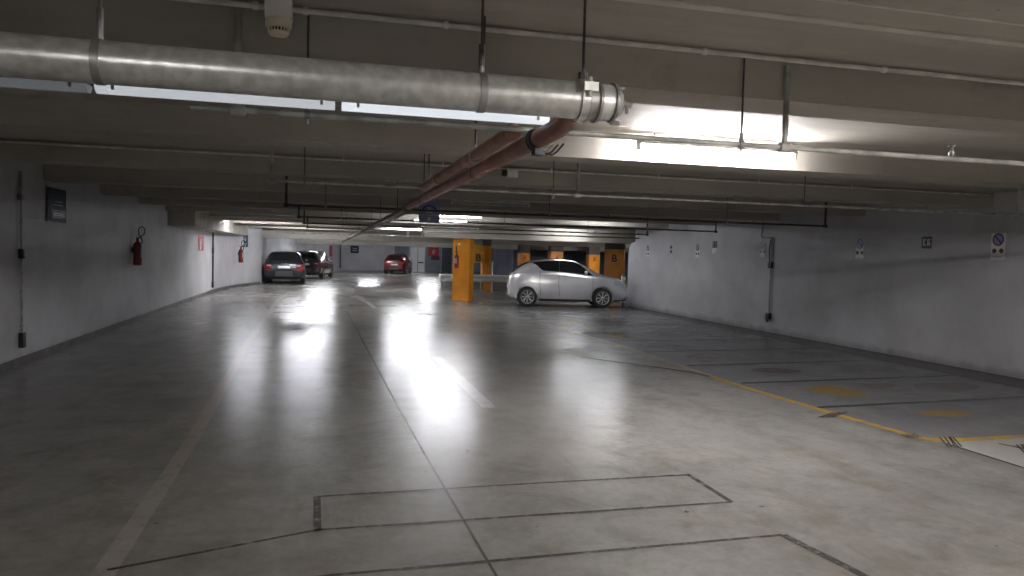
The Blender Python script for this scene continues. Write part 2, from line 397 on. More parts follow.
mark('joint_edge', [(5.50, -1), (5.49, 2), (5.50, 5.5)], .03, 'joint', .0045)
for k in range(11):
    yy = 7.12+1.55*k
    xs = 5.36 if k < 4 else (5.25 if k < 6 else 5.0)
    mark('bay_line', [(xs, yy-.02), (7.2, yy+.12), (9.3, yy+.3)], .075, 'bay_line', .004, 'dark worn bay divider')
mark('gutter', [(9.45, -1), (9.45, 10), (9.52, 22.7)], [.76, .76, .55], 'gutter', .005, 'dirty strip along the foot of the right wall')
for x, yy, rx, ry, mm in ((6.6, 6.62, .48, .22, 'paint_spot'), (6.28, 7.98, .50, .52, 'paint_spot'), (8.15, 8.15, .6, .33, 'paint_brown_spot'), (7.2, 8.3, .33, .22, 'paint_red_spot'),
                          (6.5, 9.6, .5, .35, 'paint_brown_spot'), (6.05, 11.0, .42, .4, 'paint_red_spot'), (8.2, 9.7, .6, .3, 'paint_brown_spot'), (8.4, 11.3, .6, .4, 'paint_brown_spot'),
                          (6.1, 12.6, .5, .4, 'paint_brown_spot'), (6.0, 14.2, .5, .4, 'paint_spot'), (5.9, 17.2, .5, .5, 'paint_spot'), (7.0, 17.6, .5, .4, 'paint_brown_spot'), (7.2, 14.4, .5, .4, 'paint_red_spot')):
    spot('worn_number_spot', x, yy, rx, ry, mm)
# tyre scuffs over the yellow line: bundles of thin dark strokes
for cx, cy, ang, nn, ln in ((5.29, 6.72, .5, 6, .42), (5.42, 5.78, 1.2, 5, .16), (5.62, 5.52, .9, 5, .42), (6.12, 5.2, .9, 5, .35)):
    s_ = MB()
    for k in range(nn):
        ox = (k-nn/2)*.035; dx = math.cos(ang)*ln/2; dy = math.sin(ang)*ln/2
        s_.strip([(cx+ox-dx, cy-dy), (cx+ox+dx*random.uniform(.7, 1.1), cy+dy)], .017, .0062)
    s_.build('tyre_scuff', 'scuff', fl, smooth=0, solid=False)
mark('tyre_scuff', [(6.0, 5.4), (6.1, 5.16), (6.5, 5.13)], [.02, .08, .1], 'scuff', .0062)
mark('tyre_scuff', [(4.0, 11.2), (5.1, 9.6), (5.2, 9.2)], [.05, .07, .03], 'bay_line', .0062)

# ------------------------------------------------------------------ pipes
HG = .6475+1.62; YG = 2.95; GR = .076
root = empty('drain_pipe', 'big galvanised horizontal pipe below the ceiling, nearest the camera', 'pipe', (1.2, YG, HG))
def loc_children(root):
    """children were built in world coordinates: move their mesh data into the root's frame"""
    for ch in [x for x in C.objects if x.parent == root]:
        ch.data.transform(Matrix.Translation(-Vector(root.location)))
MB().tube([(XL+.0, YG, HG), (1.04, YG, HG)], GR, 32).build('pipe', 'galv', root)
MB().lathe([(GR, 0), (GR, .07), (.070, .10), (.052, .125), (.0, .13)], (1.07, YG, HG), 'X', 32).build('end_cap', 'cap', root)
MB().lathe([(GR, -.02), (.088, -.02), (.088, -.008), (.079, -.005), (.079, .02), (.088, .023), (.088, .035), (GR, .035)], (1.06, YG, HG), 'X', 32).build('coupling_ring', 'steel', root)
fb = MB().lathe([(.070, 0), (.083, 0), (.083, .012), (.070, .012)], (1.155, YG, HG), 'X', 32, ring=True)
fb.tube([(1.16, YG-.04, HG+.055), (1.20, YG-.04, HG+.055)], .008, 8); fb.tube([(1.165, YG+.02, HG-.08), (1.205, YG+.02, HG-.08)], .009, 8)
fb.tube([(1.20, YG-.02, HG-.0), (1.24, YG-.02, HG-.01)], .013, 8).tube([(1.222, YG-.02, HG-.0), (1.222, YG-.02, HG-.045)], .009, 8)
fb.build('end_flange', 'steel', root)
for cx in (-.80, .585, -2.5):
    MB().lathe([(GR-.001, 0), (GR+.004, 0), (GR+.004, .028), (GR-.001, .028)], (cx, YG, HG), 'X', 32).tube([(cx+.014, YG, HG+GR), (cx+.014, YG, HG+.105)], .012, 8).build('pipe_clamp', 'steel', root)
    MB().tube([(cx+.014, YG, HG+.10), (cx+.014, YG, ZS-.002)], .006, 8).tube([(cx+.014, YG, HG+.10), (cx+.014, YG, HG+.19)], .012, 8).build('hanger_rod', 'steel' if cx < .5 else 'rod', root)
cl = MB().lathe([(GR, 0), (.086, 0), (.086, .048), (GR, .048)], (1.005, YG, HG), 'X', 32)
cl.box(1.0, 1.06, YG-.11, YG-.066, HG+.02, HG+.055).tube([(1.03, YG-.095, HG+.0), (1.03, YG-.095, HG+.075)], .009, 8)
cl.build('end_clamp', 'galv', root)
MB().tube([(1.03, YG, HG+.08), (1.03, YG, ZS-.002)], .006, 8).tube([(1.03, YG, HG+.08), (1.03, YG, HG+.115)], .021, 8).build('hanger_rod', 'rod', root)
loc_children(root)

def long_pipe(name, label, x, z, r, y0, y1, m, couplings, hangers, gap=.02, cm=None, zt=ZS, bend=None):
    root = empty(name, label, 'pipe', (x, y0, z))
    MB().tube((bend or [])+[(x, y0, z), (x, y1, z)], r, 24).build('pipe', m, root)
    for yy in couplings:
        MB().lathe([(r, -.05), (r+.010, -.05), (r+.010, .05), (r, .05)], (x, yy, z), 'Y', 24).build('coupling', cm or m, root)
    for yy in hangers:
        MB().lathe([(r-.001, -.014), (r+.005, -.014), (r+.005, .014), (r-.001, .014)], (x, yy, z), 'Y', 24).tube([(x, yy, z+r), (x, yy, z+r+.03)], .011, 8).build('pipe_clamp', 'steel', root)
        MB().tube([(x, yy, z+r+.02), (x, yy, zt-.002)], .0055, 8).build('hanger_rod', 'rod', root)
    loc_children(root); return root
xb, zb = 1.01, 2.192
bp_ = long_pipe('waste_pipe', 'thick brown plastic pipe running away from the end of the galvanised pipe', xb, zb, .046, 3.22, 9.3, 'brown', [], [5.1, 7.9], bend=[(xb, 2.975, zb+.055), (xb, 3.04, zb+.040), (xb, 3.12, zb+.014)])
b0 = MB().lathe([(.046, -.035), (.058, -.035), (.058, -.02), (.053, -.015), (.053, .015), (.058, .02), (.058, .035), (.046, .035)], (0, .32, 0), 'Y', 24)
b0.box(-.02, .03, .29, .36, -.078, -.055); b0.build('black_coupling', 'black_plastic', bp_)
for k in range(3):
    MB().tube([(.0+.025*k, .33, -.066), (.03+.025*k, .34, -.070), (.065+.025*k, .37, -.05), (.10+.03*k, .40, -.015+.006*k)], .005, 8).build('cable_loop', 'black_plastic' if k else 'steel', bp_)
wp = long_pipe('waste_pipe', 'dark grey continuation of the brown pipe, disappearing towards the far end', xb-.005, 2.160, .050, 9.32, 46, 'pipe_grey', [12.5, 16, 20, 26, 33], [10.8, 14.2, 17.0, 23.4, 29, 38])
MB().lathe([(.050, -.03), (.062, .0), (.066, .06), (.066, .16), (.05, .18)], (0, .0, 0), 'Y', 24).build('socket', 'pipe_grey', wp)
br = long_pipe('waste_pipe', 'thinner brown pipe running beside the thick brown pipe on its left', .925, 2.25, .038, 3.72, 7.25, 'brown', [6.3], [4.7, 6.9])
MB().lathe([(.036, -.01), (.045, -.01), (.045, .04), (.036, .04)], (0, .0, 0), 'Y', 24).build('end_cap', 'brown', br)

# sprinkler pipes across the room
def sprinkler(yy, x0, x1, label, risers, rods, m='sprinkler', r=.0155, z=2.245, heads=True, left_el=True, right_el=False):
    root = empty('sprinkler_pipe', label, 'pipe', (x0, yy, z))
    MB().tube([(x0, yy, z), (x1, yy, z)], r, 12).build('pipe', m, root)
    for x in risers:
        b = MB().tube([(x, yy, z), (x, yy, 2.49 if abs((yy-3.68) % 2.75) < .4 else 2.70)], r*1.15, 12).lathe([(r*1.2, -.035), (r*1.8, -.03), (r*1.8, .03), (r*1.2, .035)], (x, yy, z), 'X', 12)
        b.build('riser', m, root)
    zt = ZB if (yy-3.68) % 2.75 < .4 else ZS
    for x in rods:
        MB().tube([(x, yy, z+r+.01), (x, yy, zt-.002)], .0055, 8).build('hanger_rod', 'rod', root)
        MB().lathe([(r, -.012), (r+.007, -.012), (r+.007, .012), (r, .012)], (x, yy, z), 'X', 14).tube([(x, yy, z+r), (x, yy, z+r+.05)], .012, 8).tube([(x, yy, z-r), (x, yy, z-r-.03)], .008, 8).build('pipe_clamp', 'steel', root)
    if heads:
        for x in heads if isinstance(heads, (list, tuple)) else (4.4, 7.0):
            MB().lathe([(.012, 0), (.018, .01), (.018, .03), (.010, .035), (.006, .06), (.022, .062), (.022, .066), (.004, .068)], (x, yy, z+r-.004), 'Z', 12).build('sprinkler_head', 'steel', root)
    loc_children(root); return root
sprinkler(3.655, -.60, 8.4, 'nearest painted sprinkler pipe, just behind the galvanised pipe', [-.40, 2.47], [-.09, 2.20, 5.4], heads=[3.6, 6.2], r=.0145, z=2.254)
sprinkler(7.42, -.47, 9.5, 'grey sprinkler pipe behind the brown pipe, second from the camera', [-.50, 2.57, 8.35], [-.2, 2.30, 5.3], z=2.268)
sprinkler(11.15, -.55, 8.4, 'dark sprinkler pipe turning up before the right wall, third from the camera', [-.55, 8.4], [.0, 3.4, 6.5], 'pipe_dark', .016, 2.25)
sprinkler(14.95, -.5, 8.45, 'dark sprinkler pipe turning up before the right wall, fourth from the camera', [-.5, 8.45], [.3, 3.6, 6.8], 'pipe_dark', .016, 2.25)
sprinkler(18.7, -.5, 8.5, 'dark sprinkler pipe between the hanging blue sign and the silver car, fifth from the camera', [-.5, 8.5], [.5, 3.8, 6.8], 'pipe_dark', .018, 2.255)
sprinkler(22.3, -.5, 9.9, 'dark sprinkler pipe in front of the downstand beam over the orange pillar', [-.5, 9.9], [.5, 3.8, 6.8], 'pipe_dark', .018, 2.255)
sprinkler(30.4, -1.5, 14, 'grey sprinkler pipe beyond the orange pillar', [3.3], [.5, 5, 9], 'sprinkler', .02, 2.26)

# white cable conduits under the slab folds
def conduit(yy, x0, x1, label, clips, z=2.718):
    root = empty('cable_conduit', label, 'conduit', (x0, yy, z))
    MB().tube([(x0, yy, z), (x1, yy, z)], .0125, 10).build('tube', 'pvc', root)
    for x in clips:
        MB().lathe([(.0125, -.012), (.018, -.012), (.018, .012), (.0125, .012)], (x, yy, z), 'X', 10).box(x-.01, x+.01, yy-.006, yy+.006, z+.012, ZS-.001).build('clip', 'white_plastic', root)
    MB().lathe([(.0125, -.05), (.017, -.05), (.017, .05), (.0125, .05)], ((x0*.4+x1*.6), yy, z), 'X', 10).build('sleeve', 'pvc', root)
    loc_children(root); return root
conduit(3.60, -3.85, 9.7, 'nearest white cable conduit crossing the ceiling above the galvanised pipe', [-2.2, -.32, -.10, .55, 1.93, 3.05, 4.16, 4.24, 6.1])
conduit(9.14, -3.85, 9.7, 'thin white cable conduit with a white junction box', [.2, 1.4, 2.8, 4.3, 5.8, 7.3], 2.70)
conduit(14.64, -3.8, 9.7, 'thin white cable conduit just before the unlit middle lamps', [.2, 3.4, 6.3], 2.71)
conduit(20.15, -3.2, 9.7, 'thin white cable conduit before the downstand beam', [.2, 3.4, 6.3], 2.71)
jb = empty('junction_box', 'white square junction box on the thin conduit right of the brown pipe', 'junction box', (2.27, 9.09, 2.64))
MB().box(-.07, .07, -.03, .03, -.05, .05).build('box', 'white_plastic', jb, bevel=.006)
MB().box(-.13, -.07, -.02, .02, -.035, .035).build('connector', 'black_plastic', jb, bevel=.004)
# alarm sounder with detector base
al = empty('smoke_detector', 'cream smoke detector below a white box on the nearest ceiling conduit', 'smoke detector', (-.215, 3.52, 2.74))
MB().box(-.072, .072, -.05, .07, -.118, -.004).build('mounting_box', 'white_plastic', al, bevel=.006)
MB().lathe([(.064, -.116), (.070, -.118), (.072, -.15), (.068, -.168), (.060, -.170)], (0, .005, 0), 'Z', 32).build('detector_base', 'cream', al)
MB().lathe([(.052, -.168), (.052, -.192)], (0, .005, 0), 'Z', 32).build('sensor_chamber', 'black_plastic', al)
g_ = MB()
for k in range(20):
    a = 2*PI*k/20; g_.tube([(.058*math.cos(a), .005+.058*math.sin(a), -.166), (.055*math.cos(a), .005+.055*math.sin(a), -.192)], .004, 6)
g_.lathe([(.058, -.188), (.058, -.193), (.048, -.206), (.02, -.212), (.001, -.213)], (0, .005, 0), 'Z', 32).build('sensor_cage', 'cream', al)

al.scale = (.8, .8, .8)
# ------------------------------------------------------------------ lamps
def batten(x, y, z, label, lit, ln=1.6, group=None, tube='tube_on', rz=0.):
    root = empty('fluorescent_lamp', label, 'ceiling lamp', (x, y, z), rz, group)
    h = ln/2
    MB().box(-h, h, -.035, .035, .035, .085).build('housing', 'fixture', root, bevel=.006)
    MB().tube([(-h+.03, 0, .005), (h-.03, 0, .005)], .016, 12).build('tube', tube if lit else 'tube_off', root)
    for s in (-1, 1): MB().box(s*h-.03 if s > 0 else -h, s*h if s > 0 else -h+.03, -.022, .022, -.015, .036).build('lamp_holder', 'white_plastic', root)
    if abs(z+.085-ZS) > .01:
        for s in (-.4, .4): MB().tube([(s*ln, 0, .08), (s*ln, 0, ZS-z-.001)], .006, 8).build('suspension_rod', 'rod', root)
    return root
batten(3.50, 6.18, 2.60, 'bright fluorescent lamp right of the brown pipe, nearest lit one', True, 1.62)
batten(3.30, 10.35, 2.60, 'unlit fluorescent batten behind the white junction box', False, 1.6)
batten(1.45, 10.35, 2.60, 'unlit fluorescent batten just right of the brown pipe', False, 1.3)
batten(3.2, 14.5, 2.60, 'unlit fluorescent batten behind the hanging blue sign', False, 1.6)
batten(3.15, 18.95, 2.565, 'glaring fluorescent lamp just behind the hanging blue sign', True, 1.6, tube='tube_mid')
batten(3.3, 21.75, 2.565, 'second glaring fluorescent lamp, behind the one past the blue sign', True, 1.6, tube='tube_mid')
batten(3.2, 30.9, 2.565, 'lit fluorescent lamp seen left of the orange pillar, beyond the first glare', True, 1.5, tube='tube_far')
batten(5.9, 43.6, 2.565, 'small oval-looking lit lamp above and right of the red car', True, .8, tube='tube_far')
batten(3.0, 52.3, 2.565, 'lit lamp above the white back wall near the red car', True, 1.5, tube='tube_far')
batten(7.5, 54.9, 2.565, 'lit lamp in front of the white double door', True, 1.5, tube='tube_far')
batten(-1.55, 26.2, 2.57, 'lit lamp over the left lane, nearer than the dark cars', True, 1., tube='tube_on')
batten(-.85, 32.4, 2.565, 'lit lamp over the left lane above the dark parked cars', True, 1.6, tube='tube_far')
batten(-.2, 43.5, 2.565, 'lit lamp deep in the left lane behind the second dark car', True, 1.5, tube='tube_far')
batten(-2.55, 26.9, 2.62, 'lit lamp close to the left wall beside the low boxed beam', True, 1.2, tube='tube_wall')
batten(16, 40.8, 2.565, 'lit lamp deep in the right hand area behind the silver car', True, 1.6, tube='tube_on')
batten(17.5, 29.6, 2.565, 'unseen lamp added behind the right wall end', True, 1.5, tube='tube_on')  # added to light the deep right area, not visible itself
for k, x in enumerate((11.7, 13.35, 15.0)):
    batten(x, 40.6 if k < 2 else 40.9, 2.565, 'unlit pale fluorescent batten in a row over the silver car', False, 1.55, group='unlit battens over the silver car')
# unseen lamps over and behind the camera, added to light foreground and pipe
batten(3.4, -4.6, 2.565, 'unseen lamp added well behind the camera on the right', True, 1.6)
batten(3.4, -.45, 2.60, 'unseen lamp added overhead just behind the camera on the right', True, 1.6, tube='tube_near')
batten(-1.3, -.45, 2.60, 'dim unseen lamp added overhead behind the camera on the left', True, 1.2, tube='tube_dim')
batten(7.6, 19.4, 2.63, 'weak fill lamp added between ceiling ribs before the silver car', True, 1.2, tube='tube_fill')  # fill light added for the right wall and the silver car
batten(8.2, 24.1, 2.63, 'weak fill lamp added right over the rear of the silver car', True, 1.2, tube='tube_fill')  # second added fill light for the silver car
# unlit waterproof luminaires behind the galvanised pipe; reflected lamp light put in as emission
def sealed(x, y, z, label, lit, hx, ln=.98):  # lit names the cover material with the painted glow
    root = empty('sealed_luminaire', label, 'ceiling lamp', (x, y, z)); h = ln/2
    MB().prism([(-.045, .0), (.045, .0), (.04, .035), (-.04, .035)], (-h, 0, 0), (0, 1, 0), (0, 0, 1), ln).build('housing', 'dark_steel', root)
    P = [(.043*math.cos(a), .034*math.sin(a)) for a in [PI+PI*k/12 for k in range(13)]]
    MB().prism(P, (-h+.005, 0, 0), (0, 1, 0), (0, 0, 1), ln-.01).build('diffuser', lit, root)
    for s in (-.33, .33, ):
        c = MB().prism([(-.05, -.012), (-.046, -.022), (-.046, .03), (-.05, .03)], (s*ln*1.3, 0, 0), (0, 1, 0), (0, 0, 1), .012)
        c.prism([(.046, -.022), (.05, -.012), (.05, .03), (.046, .03)], (s*ln*1.3, 0, 0), (0, 1, 0), (0, 0, 1), .012)
        c.build('clip', 'steel', root)
    MB().tube([(hx-x, 0, .035), (hx-x, 0, ZS-z-.001)], .005, 8).build('hanger_rod', 'rod', root)
    return root
sealed(.55, 3.47, 2.285, 'unlit sealed luminaire with painted glow behind the galvanised pipe, touching the brown pipe', 'diffuser', .715)
sealed(-.45, 3.47, 2.285, 'unlit sealed luminaire with softer painted glow behind the galvanised pipe, in the middle of the row', 'diffuser_dim', -.925)
sealed(-1.45, 3.47, 2.285, 'unlit sealed luminaire with faint painted glow behind the galvanised pipe, leftmost of the row', 'diffuser_faint', -1.6)

# ------------------------------------------------------------------ signs and fittings on the walls
def ngon(r, n=24, a0=0): return [(r*math.cos(a0+2*PI*k/n), r*math.sin(a0+2*PI*k/n)) for k in range(n)]
# on the right wall the outward direction is -X; local frame: u = +Y*-1 (left-to-right seen from the room), w = Z
def rw(mb, poly, d0, d1):   # local sign frame: x right, z up, y = depth away from viewer
    return mb.prism(poly, (0, d0, 0), (1, 0, 0), (0, 0, 1), -(d1-d0))
def rect(x0, x1, z0, z1): return [(x0, z0), (x1, z0), (x1, z1), (x0, z1)]
def sign(name, label, cat, loc, rz, parts):
    root = empty(name, label, cat, loc, rz)
    for nm, polys, m, d in parts:
        mb = MB()
        for p in polys: rw(mb, p, -d, -d+.004)
        mb.build(nm, m, root, smooth=0)
    return root
RW = -PI/2      # faces -X
def no_parking(y, label, top=2.13, h=.40, w=.25, body='white_paint', faded=False):
    ring = [[(r*math.cos(a), .1+r*math.sin(a)) for r, a in ((.095, 2*PI*k/24), (.095, 2*PI*(k+1)/24), (.075, 2*PI*(k+1)/24), (.075, 2*PI*k/24))] for k in range(24)]
    disc = [[(a, .1+b) for a, b in ngon(.076)]]
    bar = [[(-.062, .148), (-.048, .162), (.062, .052), (.048, .038)]]
    s = sign('parking_sign', label, 'sign', (XR-.006, y, top-h/2), RW,
         [('plate', [rect(-w/2, w/2, -h/2, h/2)], body, .002)] +
         [('disc', disc, 'blue', .005), ('ring', ring, 'maroon_print', .0065), ('bar', bar, 'maroon_print', .007),
          ('small_disc', [[(a-.06, b-.07) for a, b in ngon(.036, 16)]], 'maroon_print', .005),
          ('small_disc', [[(a+.06, b-.07) for a, b in ngon(.036, 16)]], 'maroon_print', .005),
          ('text_line', [rect(-.07, .07, -.165, -.155)], 'pale_print', .005)])
    return s
no_parking(9.03, 'white no-parking sign with two small discs, nearest and largest on the right wall')
no_parking(12.0, 'white no-parking sign second from the right on the right wall', 2.07, .36, .22)
no_parking(15.22, 'white no-parking sign just left of the vertical wall conduit on the right wall', 2.09, .38, .2)
no_parking(18.3, 'white no-parking sign left of the black and white plate on the right wall', 2.02, .36, .22)
no_parking(21.5, 'white no-parking sign nearest the silver car on the right wall', 2.0, .34, .2)
nv = sign('bay_number_sign', 'small navy sign with white block figures between two no-parking signs', 'sign', (XR-.006, 10.4, 2.0), RW,
     [('plate', [rect(-.105, .105, -.10, .10)], 'navy', .002),
      ('figure', [rect(-.075, -.045, -.05, .06), rect(-.045, -.015, .03, .06), rect(-.045, -.015, -.05, -.03), rect(.015, .075, .035, .06), rect(.015, .04, -.05, .035), rect(.04, .075, -.05, -.03), rect(.05, .075, -.03, .015)], 'white_paint', .005)])
sign('bay_number_sign', 'black plate over a white slanted sticker on the right wall', 'sign', (XR-.006, 17.4, 1.93), RW,
     [('plate', [rect(-.11, .11, .0, .17)], 'black_print', .002), ('sticker', [[(-.12, -.15), (.0, -.15), (.13, -.02), (.13, .0), (-.12, 0)]], 'white_paint', .002),
      ('figure', [rect(-.07, -.04, .03, .14), rect(.03, .07, .03, .06), rect(.03, .07, .1, .14)], 'pale_print', .005)])
sign('bay_number_sign', 'tiny pair of dark marks on the far right wall', 'sign', (XR-.006, 19.9, 1.9), RW,
     [('plate', [rect(-.06, .06, .01, .10), rect(-.06, .06, -.12, -.03)], 'black_print', .002)])
# left wall (faces +X)
LW = PI/2
sign('notice_board', 'dark slate notice with a framed edge, nearest on the left wall', 'sign', (XL+.03, 12.38, 2.18), LW,
     [('frame', [rect(-.39, .39, -.25, .25)], 'dark_steel', .0), ('panel', [rect(-.34, .37, -.23, .23)], 'slate', .006),
      ('print_band', [rect(-.25, .31, -.19, -.07)], 'maroon_print', .011), ('text_line', [rect(-.2, .2, -.125, -.115), rect(-.2, .26, -.15, -.142), rect(-.1, .15, .05, .06), rect(-.2, .2, .0, .008)], 'pale_print', .016)])
ext_icon = [rect(-.05, .03, -.2, .02), [(-.05, .02), (.03, .02), (.01, .06), (-.03, .06)], rect(-.03, .07, .075, .10), [(.07, .08), (.085, .08), (.085, -.08), (.07, -.08)]]
sign('fire_sign', 'red fire extinguisher sign with white symbol on the left wall', 'sign', (XL+.012, 25.7, 1.75), LW,
     [('plate', [rect(-.5, .5, -.25, .25)], 'red_print', .002),
      ('symbol', [[(a*2.6-.05, b*1.1) for a, b in p] for p in ext_icon], 'white_paint', .006)])
sign('pedestrian_sign', 'narrow navy sign with pale figure beyond the second extinguisher', 'sign', (-3.32, 33.5, 1.93), LW-.36,
     [('plate', [rect(-.28, .28, -.27, .27)], 'navy', .004), ('symbol', [[(a*.5, .16+b*.5) for a, b in ngon(.1, 12)], rect(-.09, .09, -.02, .1), rect(-.12, .12, -.16, -.10), rect(-.1, .1, -.22, -.18)], 'pale_print', .009)])
def wall_cable(name, label, x, y, pts_z, boxes, rz, kind='steel', r=.014, extra=None):
    root = empty(name, label, 'conduit', (x, y, 0), rz)
    MB().tube([(0, 0, pts_z[0]), (0, 0, pts_z[1])], r, 10).build('tube', kind, root)
    for (bz, w, h) in boxes:
        MB().box(-w/2+.01, w/2+.01, -.03, .028, bz-h/2, bz+h/2).build('box', 'black_plastic', root, bevel=.005)
    for k in range(5):
        zz = pts_z[0]+(pts_z[1]-pts_z[0])*(k+.5)/5
        MB().box(-.022, .022, -.016, .02, zz-.012, zz+.012).build('clip', 'steel', root)
    return root
wc = wall_cable('wall_conduit', 'vertical cable conduit with two dark boxes, nearest on the left wall', XL+.035, 11.02, (.30, 2.55), [(1.47, .07, .13), (.33, .1, .2)], LW)
MB().tube([(-.045, 0, 2.25), (-.045, 0, 2.55)], .010, 8).box(-.07, .03, -.03, .02, 2.17, 2.25).build('second_tube', 'steel', wc)
wall_cable('wall_conduit', 'vertical cable conduit beside the red sign on the left wall', XL+.035, 28.2, (.25, 2.5), [(1.5, .2, .2), (.28, .2, .2)], LW, 'dark_steel', .03)
rc = empty('wall_conduit', 'dark conduit stepping down the right wall to a plug box', 'conduit', (XR-.03, 14.83, 0), RW)
MB().tube([(-.42, .035, 2.56), (-.42, .0, 2.20), (-.38, 0, 2.155), (-.04, 0, 2.155), (0, 0, 2.11), (0, 0, .40)], .018, 10).build('tube', 'steel', rc)
MB().box(-.07, .05, -.04, .028, 1.46, 1.60).build('box', 'black_plastic', rc, bevel=.008)
MB().box(-.07, .05, -.05, .028, .30, .44).lathe([(.03, 0), (.035, .02), (.035, .05), (.03, .07)], (-.01, -.03, .24), 'Z', 12).build('plug_box', 'black_plastic', rc, bevel=.004)
MB().tube([(-.03, -.02, 2.1), (-.05, -.02, 1.85), (-.03, -.02, 1.6)], .012, 8).build('loose_cable', 'dark_steel', rc)
wall_cable('wall_conduit', 'thin vertical conduit far away on the back left wall', .1+1.07, 59.1, (.3, 2.2), [(1.4, .2, .2), (.35, .2, .2)], 1.344, 'dark_steel', .04)
# far signs
sign('fire_sign', 'small red sign far away above the second dark car', 'sign', (.43, 56.0, 1.6), 1.344,
     [('plate', [rect(-.45, .45, -.45, .35)], 'red_print', .002), ('symbol', [[(a*2, b*1.4) for a, b in p] for p in ext_icon], 'pale_print', .008)])
sign('wall_notice', 'tiny grey notice on the bright back wall', 'sign', (2.3, 60.40, 1.72), .38, [('plate', [rect(-.35, .35, -.3, .3)], 'slate', .01), ('text_line', [rect(-.2, .2, .05, .12), rect(-.2, .2, -.12, -.05)], 'pale_print', .016)])
sign('fire_sign', 'red sign on the grey back wall right of the white doors', 'sign', (8.85, Y1-.02, 1.6), 0, [('plate', [rect(-.45, .45, -.25, .55)], 'red_print', .004), ('lower_plate', [rect(-.2, .5, -.6, -.25)], 'maroon_print', .004), ('symbol', [[(a*2, .15+b*1.2) for a, b in p] for p in ext_icon], 'pale_print', .01)])

# fire extinguishers
def extinguisher(label, loc, rz, s=1., cyl_r=.085):
    root = empty('fire_extinguisher', label, 'fire extinguisher', loc, rz); root.scale = (s, s, s)
    MB().lathe([(.0, 0), (.07, 0), (cyl_r, .02), (cyl_r, .40), (cyl_r*.93, .45), (cyl_r*.6, .485), (.03, .50), (.028, .53), (.0, .53)], (0, 0, 0), 'Z', 24).build('cylinder', 'red_can', root)
    MB().box(-.055, .055, -cyl_r-.004, -cyl_r+.03, .17, .36).build('label_plate', 'pale_print', root)
    v = MB().lathe([(.022, .52), (.026, .53), (.026, .57), (.015, .58)], (0, 0, 0), 'Z', 12).box(-.11, .03, -.012, .012, .575, .59).box(-.12, .03, -.012, .012, .61, .622)
    v.build('valve_handle', 'black_plastic', root)
    MB().tube([(.02, 0, .55), (.04, -.05, .60), (.06, -.12, .67), (.05, -.13, .77), (.03, -.07, .82), (.0, -.02, .76), (.02, -.02, .64), (.06, -.07, .54), (.08, -.07, .46)], .012, 8).build('hose', 'black', root)
    MB().lathe([(cyl_r-.002, 0), (cyl_r+.005, 0), (cyl_r+.005, .02), (cyl_r-.002, .02)], (0, 0, .30), 'Z', 24).box(-.02, .02, cyl_r, .105, .26, .38).build('wall_bracket', 'dark_steel', root)
    return root
extinguisher('red fire extinguisher with looped hose, nearest on the left wall', (XL+.11, 16.9, 1.20), LW)
extinguisher('red fire extinguisher on the bright far part of the left wall', (-3.33, 33.0-.9, 1.02), LW-.3, 1.12)

# hanging blue direction sign
hs = empty('direction_sign', 'blue hanging direction sign with a white arrow beside the long pipe', 'sign', (1.9, 14.0, 2.18))
MB().box(-.20, .20, -.008, .008, 0, .41).build('panel', 'blue', hs, bevel=.003)
mb = MB(); rw(mb, [(-.07, .19), (.07, .19), (0, .30)], -.014, -.009); rw(mb, rect(-.025, .025, .04, .11), -.014, -.009); rw(mb, rect(-.17, .17, .145, .155), -.014, -.009)
mb.build('white_arrow', 'white_paint', hs, smooth=0)
ar = MB()
for k in range(14):
    a, b = PI*.1+PI*.8*k/14, PI*.1+PI*.8*(k+1)/14
    rw(ar, [(.15*math.cos(a), .19+.15*math.sin(a)), (.15*math.cos(b), .19+.15*math.sin(b)), (.12*math.cos(b), .19+.13*math.sin(b)), (.12*math.cos(a), .19+.13*math.sin(a))], -.014, -.009)
ar.build('dark_arc', 'navy', hs, smooth=0)
for s in (-.15, .15): MB().tube([(s, 0, .40), (s, 0, ZS-2.18-.002)], .005, 8).build('hanger_rod', 'rod', hs)

# ------------------------------------------------------------------ pillars
def pillar(label, pts, ztop, group=None, m='orange', zc=None):
    cx = sum(p[0] for p in pts)/4; cy = sum(p[1] for p in pts)/4
    root = empty('orange_pillar', label, 'pillar', (cx, cy, 0), 0, group)
    MB().prism([(a-cx, b-cy) for a, b in pts], (0, 0, 0), (1, 0, 0), (0, 1, 0), ztop).build('shaft', m, root, smooth=0, bevel=.012)
    if zc:
        MB().prism([(a-cx, b-cy) for a, b in pts], (0, 0, ztop), (1, 0, 0), (0, 1, 0), zc-ztop).build('bare_top', 'capital', root, smooth=0)
    return root
A, B, Cc = (4.27, 25.25), (4.76, 24.76), (4.97, 25.02)
Dd = (A[0]+Cc[0]-B[0], A[1]+Cc[1]-B[1])
p1 = pillar('orange pillar with a fire extinguisher, nearest the camera', [A, B, Cc, Dd], 2.13)
fx, fy = (A[0]*.62+B[0]*.38), (A[1]*.62+B[1]*.38)
ex = extinguisher('red fire extinguisher mounted on the nearest orange pillar', (fx-.10, fy-.10, 1.12), -PI/4, .92, .08)
pl = sign('pillar_sticker', 'small white sticker high on the nearest orange pillar', 'sticker', (fx-.005, fy-.005, 1.94), -PI/4, [('sticker', [rect(-.05, .05, -.03, .03)], 'white_paint', .004)])
p2 = pillar('slim orange pillar with a yellow letter B board on its left', [(6.68, 31.7), (7.06, 31.7), (7.06, 32.1), (6.68, 32.1)], 1.98, zc=2.52)
q = MB().box(-.60, -.09, -.24, -.18, -.0+1.24, 1.64).build('sign_board', 'orange_light', p2, bevel=.004)
q2 = MB().box(-.64, -.06, -.22, -.16, 1.66, 1.97).build('top_board', 'orange_light', p2, bevel=.004)
